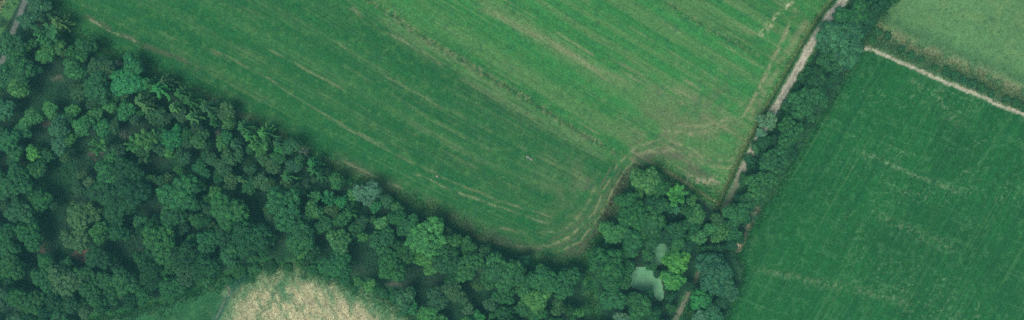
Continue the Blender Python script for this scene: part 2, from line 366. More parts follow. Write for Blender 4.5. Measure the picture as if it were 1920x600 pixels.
# pasture and the rough strip over the footpath
CP = np.zeros_like(C); CP[:] = PAST
CP *= (0.80 + 0.40 * fbm(PX / 60, PY / 60, 50, 4))[..., None]
CP = mixc(CP, (0.11, 0.19, 0.06), sstep(0.5, 0.7, fbm(PX / 30, PY / 30, 51)) * 0.5)
CP = mixc(CP, (0.025, 0.08, 0.03), sstep(0.70, 0.80, fbm(PX / 6, PY / 6, 52, 2)) * 0.5)
CP = mixc(CP, (0.035, 0.105, 0.035), np.exp(-((path_d - 60) / 13) ** 2) * 0.7)
CP = mixc(CP, ROUGH, sstep(52, 38, path_d) * 0.8)
CP = mixc(CP, DRY, np.exp(-((path_d - 40) / 13) ** 2) * sstep(0.35, 0.6, fbm(PX / 16, PY / 16, 53)) * 0.55)
CP = mixc(CP, (0.022, 0.085, 0.034), np.exp(-((path_d - 15) / 8) ** 2) * sstep(0.3, 0.55, fbm(PX / 22, PY / 22, 54)) * 0.6)
over(sd_past, 3, CP)
# woodland and hedge floor
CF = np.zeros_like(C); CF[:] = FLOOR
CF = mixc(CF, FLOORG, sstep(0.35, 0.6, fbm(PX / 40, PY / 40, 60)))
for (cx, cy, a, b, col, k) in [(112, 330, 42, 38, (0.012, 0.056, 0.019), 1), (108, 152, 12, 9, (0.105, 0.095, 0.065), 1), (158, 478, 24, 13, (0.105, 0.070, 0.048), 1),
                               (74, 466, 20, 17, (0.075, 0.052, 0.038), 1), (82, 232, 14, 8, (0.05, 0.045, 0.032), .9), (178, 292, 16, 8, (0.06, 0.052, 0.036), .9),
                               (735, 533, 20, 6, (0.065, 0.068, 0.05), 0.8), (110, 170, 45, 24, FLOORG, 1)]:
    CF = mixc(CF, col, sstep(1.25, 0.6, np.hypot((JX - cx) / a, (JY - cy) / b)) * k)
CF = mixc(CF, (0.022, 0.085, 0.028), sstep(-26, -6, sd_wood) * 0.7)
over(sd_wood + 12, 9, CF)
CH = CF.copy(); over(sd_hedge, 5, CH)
line([(1425, 385), (1408, 412), (1392, 445), (1380, 472)], 5, (0.20, 0.15, 0.10), 0.7, (0.25, 0.5), along=False)
line([(1392, 445), (1386, 458), (1380, 474)], 5, SAND, 0.95, (0.1, 0.3), along=False)
# bottom: damp meadow and stubble
MEAD = np.zeros_like(C); MEAD[:] = (0.02, 0.095, 0.03); MEAD *= (0.66 + 0.6 * fbm(PX / 30, PY / 30, 70))[..., None]; mt = PY + PX * 0.30; MEAD *= (0.86 + 0.28 * vnoise(mt / 3.5, PX / 110, 79))[..., None]; MEAD = mixc(MEAD, (0.05, 0.13, 0.04), sstep(.55, .75, fbm(PX / 12, PY / 12, 68)) * .5)
sd_mead = np.where((sd_wood > 0) & (PX < 900) & (PY > 480), -1.0, 1.0) * np.minimum(np.abs(sd_wood), 40)
over(np.where((PX < 900) & (PY > 480), np.maximum(-sd_wood, -30), 30), 4, MEAD)
CS = np.zeros_like(C); CS[:] = STRAW
fa, fb_ = PX * 0.42 + PY * 0.91, PX * 0.91 - PY * 0.42
CS *= (0.78 + 0.40 * vnoise(fb_ / 3.5, fa / 26, 77))[..., None]
CS = mixc(CS, (0.09, 0.19, 0.085), sstep(0.46, 0.72, fbm(fb_ / 9, fa / 45, 78)) * 0.75)
CS *= (0.82 + 0.4 * fbm(PX / 7, PY / 7, 71, 4))[..., None]
CS = mixc(CS, (0.05, 0.15, 0.06), sstep(0.52, 0.68, fbm(PX / 20, PY / 34, 72, 5)) * 0.7)
CS = mixc(CS, (0.05, 0.15, 0.055), sstep(-42, -4, sd_stub + (fbm(PX / 18, PY / 18, 76) - .5) * 50) * 0.75)
CS = mixc(CS, (0.04, 0.14, 0.05), sstep(12, -4, sd_stub + 16 - 22 * fbm(PX / 30, PY / 30, 73)) * 0)
over(sd_stub + (fbm(PX / 22, PY / 22, 74, 5) - 0.5) * 62, 11, CS)
line([(400, 612), (412, 585), (430, 555), (446, 530), (470, 512)], 6, (0.02, 0.075, 0.045), 0.85, (0, 0.2), along=False)
line([(404, 600), (414, 580), (424, 562)], 1.5, (0.16, 0.17, 0.10), 0.6, (0.35, 0.55), along=False)
line([(427, 534), (430, 545), (429, 556)], 2.0, (0.2, 0.2, 0.13), 0.7, (0, 0.3), along=False)
# left corner: lane and its grass
C = mixc(C, (0.045, 0.125, 0.036), sstep(3, -3, (PX - (38 - PY * 0.55))) * (PY < 140))
C = mixc(C, DRY, sstep(3, -3, (PX - (12 - PY * 0.55))) * 0.6 * (PY < 60))
C = mixc(C, (0.10, 0.118, 0.095), sstep(6.5, 3.5, lane_d + (fbm(PX / 9, PY / 9, 75) - .5) * 3))
# track: pale stony wheelings, a grassy crown, a green verge with a dark little ditch
wob = (fbm(PX / 11, PY / 11, 80) - 0.5) * 5
TR = np.zeros_like(C); TR[:] = DUST
TR *= (0.72 + 0.55 * fbm(PX / 4, PY / 4, 81, 3))[..., None]
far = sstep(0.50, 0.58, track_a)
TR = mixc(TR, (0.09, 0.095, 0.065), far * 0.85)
TR = mixc(TR, (0.085, 0.13, 0.055), np.exp(-(track_d / 2.0) ** 2) * (0.45 + 0.4 * far) * sstep(0.3, 0.6, fbm(PX / 10, PY / 10, 82)))
leftv = (side < 0) & (PY < 400)
C = mixc(C, (0.13, 0.17, 0.06), np.exp(-((track_d - trk_w - 11) / 3.5) ** 2) * leftv * (0.3 + 0.6 * fbm(PX / 14, PY / 14, 83)))
C = mixc(C, (0.02, 0.06, 0.024), np.exp(-((track_d - trk_w - 5) / 2.0) ** 2) * leftv * 0.8)
C = mixc(C, ROUGH, sstep(trk_w + 5, trk_w, track_d) * 0.7)
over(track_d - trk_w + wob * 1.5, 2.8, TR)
# footpath
PT = np.zeros_like(C); PT[:] = (0.31, 0.30, 0.20); PT *= (0.65 + 0.7 * fbm(PX / 5, PY / 5, 84, 3))[..., None]
over(path_d - 3.0 + (fbm(PX / 7, PY / 7, 85) - 0.5) * 8, 2.2, PT)
# pond bed
C = mixc(C, (0.05, 0.06, 0.035), sstep(6, -2, pondd))
C *= (0.87 + 0.26 * rng.random(C.shape[:2]))[..., None]
C = np.clip(C, 0.004, 0.7)

# ---- cut the sheet into the pieces of ground that meet along those lines
ny, nx = PX.shape
def cc(A): return 0.25 * (A[:-1, :-1] + A[1:, :-1] + A[:-1, 1:] + A[1:, 1:])
reg = np.zeros((ny - 1, nx - 1), dtype=np.int32)
cx_, cy_ = cc(PX), cc(PY)
reg[cc(sd_right) < 0] = 1; reg[cc(sd_past) < 0] = 2
reg[(cx_ < 900) & (cy_ > 480) & (cc(sd_wood) > 0)] = 3
reg[(cc(sd_stub) < 0) & (cc(sd_wood) > 0)] = 4
reg[cc(sd_wood) < 0] = 5; reg[cc(sd_hedge) < 0] = 6
reg[(cx_ - (38 - cy_ * 0.55) < 0) & (cy_ < 160) & (cc(sd_wood) < 60) & (cx_ < 120)] = 7
reg[cc(lane_d) < 5] = 8; reg[cc(path_d) < 4] = 9; reg[cc(track_d - trk_w) < 0] = 10
vid = np.arange(ny * nx).reshape(ny, nx)
quads = np.stack([vid[:-1, :-1], vid[:-1, 1:], vid[1:, 1:], vid[1:, :-1]], axis=-1)
ALLV = np.stack([GX, GY, Z], axis=-1).reshape(-1, 3); ALLC = C.reshape(-1, 3)
REG = [("striped_field", "large striped green hay field between the wood and the track", "field"),
       ("dark_green_field", "dark green field flecked with pale tufts right of the hedgerow", "field"),
       ("pasture", "pale yellowish green pasture above the footpath in the top right corner", "pasture"),
       ("meadow", "narrow green meadow strip below the wood at the bottom edge", "meadow"),
       ("stubble_field", "straw coloured dry patch of field at the bottom edge", "field"),
       ("woodland_floor", "dark leafy woodland floor showing in gaps between the crowns", "ground"),
       ("hedge_bank", "shaded ground under the hedgerow beside the track", "ground"),
       ("grass_corner", "small wedge of grass left of the grey lane in the top left corner", "field"),
       ("lane", "narrow grey lane cut by trees in the top left corner", "lane"),
       ("footpath", "thin pale worn footpath between the pasture and the dark green field", "path"),
       ("track", "pale stony farm track running diagonally beside the hedgerow", "track")]
for k, (nm, lab, cat) in enumerate(REG):
    q = quads[reg == k]
    if len(q) == 0: continue
    used, inv = np.unique(q, return_inverse=True)
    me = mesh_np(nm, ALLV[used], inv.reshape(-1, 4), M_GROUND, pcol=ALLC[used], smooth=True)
    tag(link(nm, me), lab, cat, kind="structure")
# the land goes on outside, as one ring sheet
R = 600.0
ov = [(-R, -R, -.03), (R, -R, -.03), (R, R, -.03), (-R, R, -.03), (X0 + .3, Y0 + .3, -.03), (X1 - .3, Y0 + .3, -.03), (X1 - .3, Y1 - .3, -.03), (X0 + .3, Y1 - .3, -.03)]
of = [(0, 1, 5, 4), (1, 2, 6, 5), (2, 3, 7, 6), (3, 0, 4, 7)]
tag(link("ground", mesh_np("ground", ov, of, M_GROUND, pcol=np.tile(np.array([[0.025, 0.10, 0.033]]), (8, 1)))), "grassland going on around the fields", "ground", kind="structure")

# ponds: an irregular water sheet set down in its hollow
pc_, px_, py_ = cc(pondd), cc(PX), cc(PY)
pz_ = np.minimum(np.minimum(Z[:-1, :-1], Z[1:, :-1]), np.minimum(Z[:-1, 1:], Z[1:, 1:]))
for k, sel in enumerate([py_ < 499, py_ >= 499]):
    q = quads[sel & (pc_ < 8) & (pz_ < -0.5)]
    used, inv = np.unique(q, return_inverse=True)
    V = ALLV[used].copy(); V[:, 2] = -0.55; F = inv.reshape(-1, 4)       # the bank itself draws the shore
    me = mesh_np("pond", V, F, M_WATER)
    tag(link("pond", me), ["small round upper pool of milky green water above the lime tree", "larger fan shaped pool of milky green water left of the lime tree"][k], "pond", "pools in the small wood", "structure")

# ------------------------------------------------------------------ trees: mesh variants
def unit(v): return v / np.maximum(np.linalg.norm(v, axis=-1, keepdims=True), 1e-9)
def cards(Cn, Nn, size, r, aspect=1.0, bend=0.22):
    """leaf cards at centres Cn facing Nn; each a diamond of two triangles folded along its rib"""
    n = len(Cn)
    a = unit(np.cross(Nn, unit(r.normal(size=(n, 3))))); b = np.cross(Nn, a)
    sz = (size * r.uniform(0.7, 1.3, n))[:, None]
    V = np.stack([Cn - a * sz * aspect, Cn - b * sz * 0.62 - Nn * sz * bend, Cn + a * sz * aspect, Cn + b * sz * 0.62 - Nn * sz * bend], axis=1).reshape(-1, 3)
    i = np.arange(n)[:, None] * 4
    F = np.concatenate([i + np.array([[0, 1, 2]]), i + np.array([[0, 2, 3]])])
    return V, F
def ico(sub=1):
    import bmesh
    bm = bmesh.new(); bmesh.ops.create_icosphere(bm, subdivisions=sub, radius=1)
    V = np.array([v.co[:] for v in bm.verts]); F = np.array([[v.index for v in f.verts] for f in bm.faces]); bm.free(); return V, F
ICO_V, ICO_F = ico(2)
def tube(pts, radii, k=6):
    V, F = [], []
    for i, (p, r_) in enumerate(zip(pts, radii)):
        p = Vector(p); d = (Vector(pts[min(i + 1, len(pts) - 1)]) - Vector(pts[max(i - 1, 0)])).normalized()
        q = d.to_track_quat('Z', 'Y')
        for j in range(k):
            an = 2 * math.pi * j / k
            V.append(tuple(p + q @ Vector((r_ * math.cos(an), r_ * math.sin(an), 0))))
        if i:
            for j in range(k):
                F.append(((i - 1) * k + j, (i - 1) * k + (j + 1) % k, i * k + (j + 1) % k, i * k + j))
    return V, F
class Acc:
    def __init__(s): s.V = []; s.F = []; s.T = []; s.n = 0
    def add(s, V, F, tone=None):
        V = np.asarray(V, float); s.V.append(V); s.F.append(np.asarray(F) + s.n); s.n += len(V)
        s.T.append(np.full(len(V), 0.5) if tone is None else tone)
    def mesh(s, name, mat, smooth=False):
        return mesh_np(name, np.concatenate(s.V), np.concatenate(s.F), mat, tone=np.concatenate(s.T), smooth=smooth)

def broadleaf(seed, R, H, lobes, lobe_r, clump=0.42, leaf=0.26, flat=0.72, style='lobed'):
    """returns (trunk mesh, crown mesh); crown radius R, total height H"""
    r = np.random.default_rng(seed)
    hz = R * flat; zc = H - hz * 1.02
    # lobes thrown over an uneven ellipsoid, sparser underneath
    L = []; tries = 0
    out = 1 + 0.22 * np.sin(np.arange(64) / 64 * 2 * np.pi * 2 + r.uniform(0, 6)) * r.uniform(.3, 1) + 0.16 * np.sin(np.arange(64) / 64 * 2 * np.pi * 3 + r.uniform(0, 6)) + 0.10 * np.sin(np.arange(64) / 64 * 2 * np.pi * 5 + r.uniform(0, 6))
    while len(L) < lobes and tries < 6000:
        tries += 1
        v = unit(r.normal(size=3)); v[2] = v[2] if v[2] > -0.35 else -v[2]
        rad = lobe_r * R * r.uniform(0.72, 1.3)
        f = out[int((math.atan2(v[1], v[0]) / (2 * math.pi) % 1) * 64) % 64]
        sh = r.uniform(0.80, 1.02)
        p = np.array([v[0] * (R * f - rad * 0.9) * sh, v[1] * (R * f - rad * 0.9) * sh, zc + v[2] * (hz - rad * 0.8) * sh])
        if all(np.linalg.norm(p - q[0]) > 0.78 * (rad + q[1]) * (1.08 if tries < 3000 else 0.84) for q in L): L.append((p, rad))
    acc = Acc()
    LC = np.array([q[0] for q in L]); LR = np.array([q[1] for q in L])
    # solid leafy hearts so no light falls straight through a lobe
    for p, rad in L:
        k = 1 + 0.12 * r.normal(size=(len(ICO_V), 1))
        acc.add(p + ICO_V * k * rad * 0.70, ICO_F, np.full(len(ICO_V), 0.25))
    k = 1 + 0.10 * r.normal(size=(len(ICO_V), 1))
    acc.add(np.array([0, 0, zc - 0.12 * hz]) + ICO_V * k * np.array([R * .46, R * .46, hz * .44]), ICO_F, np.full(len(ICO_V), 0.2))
    for p, rad in L:
        ton = r.uniform(0.32, 0.68)
        n = max(10, int(11 * (rad / clump) ** 2 * 0.62))
        d = unit(r.normal(size=(n, 3))); d[:, 2] = np.where(d[:, 2] < -0.45, -d[:, 2], d[:, 2])
        cc_ = p + d * (rad * r.uniform(0.86, 1.12, (n, 1)))
        dist = np.linalg.norm(cc_[:, None, :] - LC[None], axis=2) / LR[None]
        keep = (dist < 0.86).sum(1) == 0
        cc_, d = cc_[keep], d[keep]
        m = 7
        base = np.repeat(cc_, m, 0); dn = np.repeat(d, m, 0)
        off = r.normal(size=base.shape) * clump * 0.45
        pos = base + off
        nrm = unit(dn * 0.9 + unit(off) * 0.55 + np.array([0, 0, 0.30]) + r.normal(size=base.shape) * 0.30)
        V, F = cards(pos, nrm, leaf, r)
        tt = np.repeat(np.clip(np.repeat(ton + r.uniform(-0.36, 0.36, len(cc_)), m) + r.normal(size=len(pos)) * 0.10, 0, 1), 4)
        acc.add(V, F, tt)
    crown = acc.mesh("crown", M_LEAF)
    # trunk that tapers and splits into limbs under the lobes
    tv = Acc(); r0 = 0.035 * H + 0.03 * R
    top = zc - 0.15 * hz
    V, F = tube([(0, 0, -0.4), (0, 0, 0.25), (r.normal() * .12, r.normal() * .12, top * 0.55), (r.normal() * .2, r.normal() * .2, top)], [r0 * 1.5, r0, r0 * .75, r0 * .5], 8); tv.add(V, F)
    for p, rad in L[:9]:
        a0 = np.array([0, 0, top * r.uniform(0.6, 0.95)]); mid = a0 * 0.45 + p * 0.55 + np.array([0, 0, -0.08 * R])
        V, F = tube([tuple(a0), tuple(mid), tuple(p)], [r0 * .38, r0 * .24, r0 * .08], 5); tv.add(V, F)
    trunk = tv.mesh("trunk", M_BARK, True)
    return trunk, crown

def conifer(seed, R, H, whorls=9, droop=0.25):
    r = np.random.default_rng(seed); acc = Acc(); tv = Acc()
    V, F = tube([(0, 0, -0.4), (0, 0, H * .5), (0, 0, H * 0.985)], [H * .020, H * .012, 0.03], 7); tv.add(V, F)
    for w in range(whorls):
        t_ = (w + 0.3) / whorls; z = H * (0.30 + 0.68 * t_)
        ln = R * (1.0 - t_) ** 0.75 * 1.0 + 0.25
        nb = 6 if t_ < 0.75 else 5
        for b in range(nb):
            an = b * 2 * math.pi / nb + w * 1.13 + r.uniform(-.2, .2); l = ln * r.uniform(0.6, 1.35)
            up = 0.35 if t_ > 0.8 else -droop * (1 - t_)
            d = np.array([math.cos(an), math.sin(an), up])
            V, F = tube([(0, 0, z), tuple(np.array([0, 0, z]) + d * l * .6), tuple(np.array([0, 0, z]) + d * l + np.array([0, 0, 0.08 * l]))], [.05, .03, .012], 4); tv.add(V, F)
            n = int(16 + 26 * l)
            f = r.uniform(0.08, 1.02, n) ** 0.8
            perp = np.array([-d[1], d[0], 0])
            wdt = 0.24 * (1.05 - f) + 0.10
            sg = r.uniform(-1, 1, n)
            pos = np.array([0, 0, z]) + d * (f * l)[:, None] + perp * (sg * wdt)[:, None] + np.array([0, 0, 1.0]) * (0.08 * l * f - 0.10 * np.abs(sg))[:, None]
            nrm = unit(np.array([0, 0, 1.0]) + perp * (sg * 0.5)[:, None] + r.normal(size=(n, 3)) * 0.3)
            V, F = cards(pos, nrm, 0.20, r, aspect=1.25)
            tone = np.repeat(np.clip(0.55 + 0.30 * f + r.normal(size=n) * 0.12, 0, 1), 4)
            acc.add(V, F, tone)
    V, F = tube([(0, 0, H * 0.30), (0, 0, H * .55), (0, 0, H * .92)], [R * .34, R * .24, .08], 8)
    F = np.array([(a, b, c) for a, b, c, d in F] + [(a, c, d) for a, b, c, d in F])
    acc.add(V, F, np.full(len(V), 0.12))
    return tv.mesh("trunk", M_BARK, True), acc.mesh("crown", M_LEAF)

def spiky(seed, R, H):
    """loose tree: long rising boughs, each a plume of leaf clumps"""
    r = np.random.default_rng(seed); acc = Acc(); tv = Acc()
    V, F = tube([(0, 0, -.4), (0, 0, H * .3), (.1, .1, H * .6)], [H * .03, H * .022, H * .012], 7); tv.add(V, F)
    for b in range(15):
        an = b * 2.4 + r.uniform(-.3, .3); l = R * r.uniform(0.55, 1.1); z0 = H * r.uniform(.3, .55); z1 = H * r.uniform(0.66, 1.0) - 0.25 * l
        p0 = np.array([0, 0, z0]); p1 = np.array([math.cos(an) * l, math.sin(an) * l, z1])
        mid = p0 * .5 + p1 * .5 + np.array([0, 0, .12 * l])
        V, F = tube([tuple(p0), tuple(mid), tuple(p1)], [.10, .06, .02], 5); tv.add(V, F)
        n = int(70 + 60 * l); f = r.uniform(.15, 1.05, n)[:, None]
        ctr = p0 * (1 - f) ** 2 + 2 * mid * f * (1 - f) + p1 * f ** 2
        off = r.normal(size=(n, 3)) * (0.36 * (1.2 - f) + .12)
        V, F = cards(ctr + off, unit(unit(off) * .5 + np.array([0, 0, .9]) + r.normal(size=(n, 3)) * .3), 0.26, r, aspect=1.15)
        acc.add(V, F, np.repeat(np.clip(r.uniform(.3, .7) + r.normal(size=n) * .14, 0, 1), 4))
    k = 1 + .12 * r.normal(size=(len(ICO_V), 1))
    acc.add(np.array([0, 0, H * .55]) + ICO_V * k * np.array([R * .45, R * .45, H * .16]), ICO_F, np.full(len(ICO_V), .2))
    return tv.mesh("trunk", M_BARK, True), acc.mesh("crown", M_LEAF)

def bare(seed, R, H):
    r = np.random.default_rng(seed); tv = Acc(); cv = Acc()
    V, F = tube([(0, 0, -.4), (0, 0, H * .5), (.1, .1, H * .98)], [H * .022, H * .015, .03], 7); tv.add(V, F)
    for b in range(22):
        an = b * 2.4; z0 = H * r.uniform(.42, .93); l = R * r.uniform(.5, 1.05) * (1.25 - z0 / H)* 1.6
        d = np.array([math.cos(an), math.sin(an), r.uniform(.15, .7)])
        p0 = np.array([0, 0, z0]); p1 = p0 + d * l
        V, F = tube([tuple(p0), tuple(p0 + d * l * .5 + r.normal(size=3) * .08), tuple(p1)], [.09, .06, .025], 4); cv.add(V, F)
        for q in range(4):
            f = r.uniform(.35, .9); s0 = p0 + d * l * f; e = s0 + (d * .35 + r.normal(size=3) * .35) * l * .5
            V, F = tube([tuple(s0), tuple(e)], [.045, .02], 3); cv.add(V, F)
    return tv.mesh("trunk", M_DEAD, True), cv.mesh("crown", M_DEAD, True)

VAR = {}
def reg_var(k, R, H, pair): VAR.setdefault(k, []).append((R, H, pair))
for i in range(5): reg_var('big', 5.0, 13.5, broadleaf(100 + i, 5.0, 13.5, 52, 0.215))
for i in range(3): reg_var('cauli', 4.6, 13.0, broadleaf(130 + i, 4.6, 13.0, 60, 0.175, clump=.34))
for i in range(6): reg_var('mid', 3.3, 10.5, broadleaf(160 + i, 3.3, 10.5, 34, 0.26, clump=.36, leaf=.24))
for i in range(5): reg_var('small', 2.2, 8.0, broadleaf(200 + i, 2.2, 8.0, 20, 0.31, clump=.32, leaf=.22))
for i in range(4): reg_var('fine', 3.0, 9.5, broadleaf(230 + i, 3.0, 9.5, 40, 0.22, clump=.30, leaf=.19, flat=.8))
for i in range(4): reg_var('shrub', 2.0, 3.2, broadleaf(260 + i, 2.0, 3.2, 16, 0.34, clump=.32, leaf=.2, flat=.6))
for i in range(3): reg_var('bramble', 1.6, 1.5, broadleaf(290 + i, 1.6, 1.5, 14, 0.34, clump=.26, leaf=.16, flat=.45))
for i in range(5): reg_var('con', 2.8, 15.0, conifer(320 + i, 2.8, 15.0))
for i in range(4): reg_var('spike', 3.4, 12.5, spiky(350 + i, 3.4, 12.5))
for i in range(3): reg_var('bare', 1.9, 11.0, bare(380 + i, 1.9, 11.0))

TONE = {'mid': (0.019, 0.102, 0.031), 'dark': (0.012, 0.070, 0.025), 'bright': (0.037, 0.160, 0.042), 'lime': (0.046, 0.215, 0.042),
        'teal': (0.026, 0.108, 0.046), 'olive': (0.032, 0.106, 0.037), 'vivid': (0.020, 0.148, 0.045), 'pale': (0.062, 0.165, 0.082),
        'dull': (0.024, 0.084, 0.036), 'yellow': (0.048, 0.148, 0.038)}
TWORD = {'mid': 'mid green', 'dark': 'dark green', 'bright': 'bright green', 'lime': 'lime green', 'teal': 'grey green', 'olive': 'olive green',
         'vivid': 'vivid green', 'pale': 'pale silvery green', 'dull': 'dull green', 'yellow': 'yellowish green'}
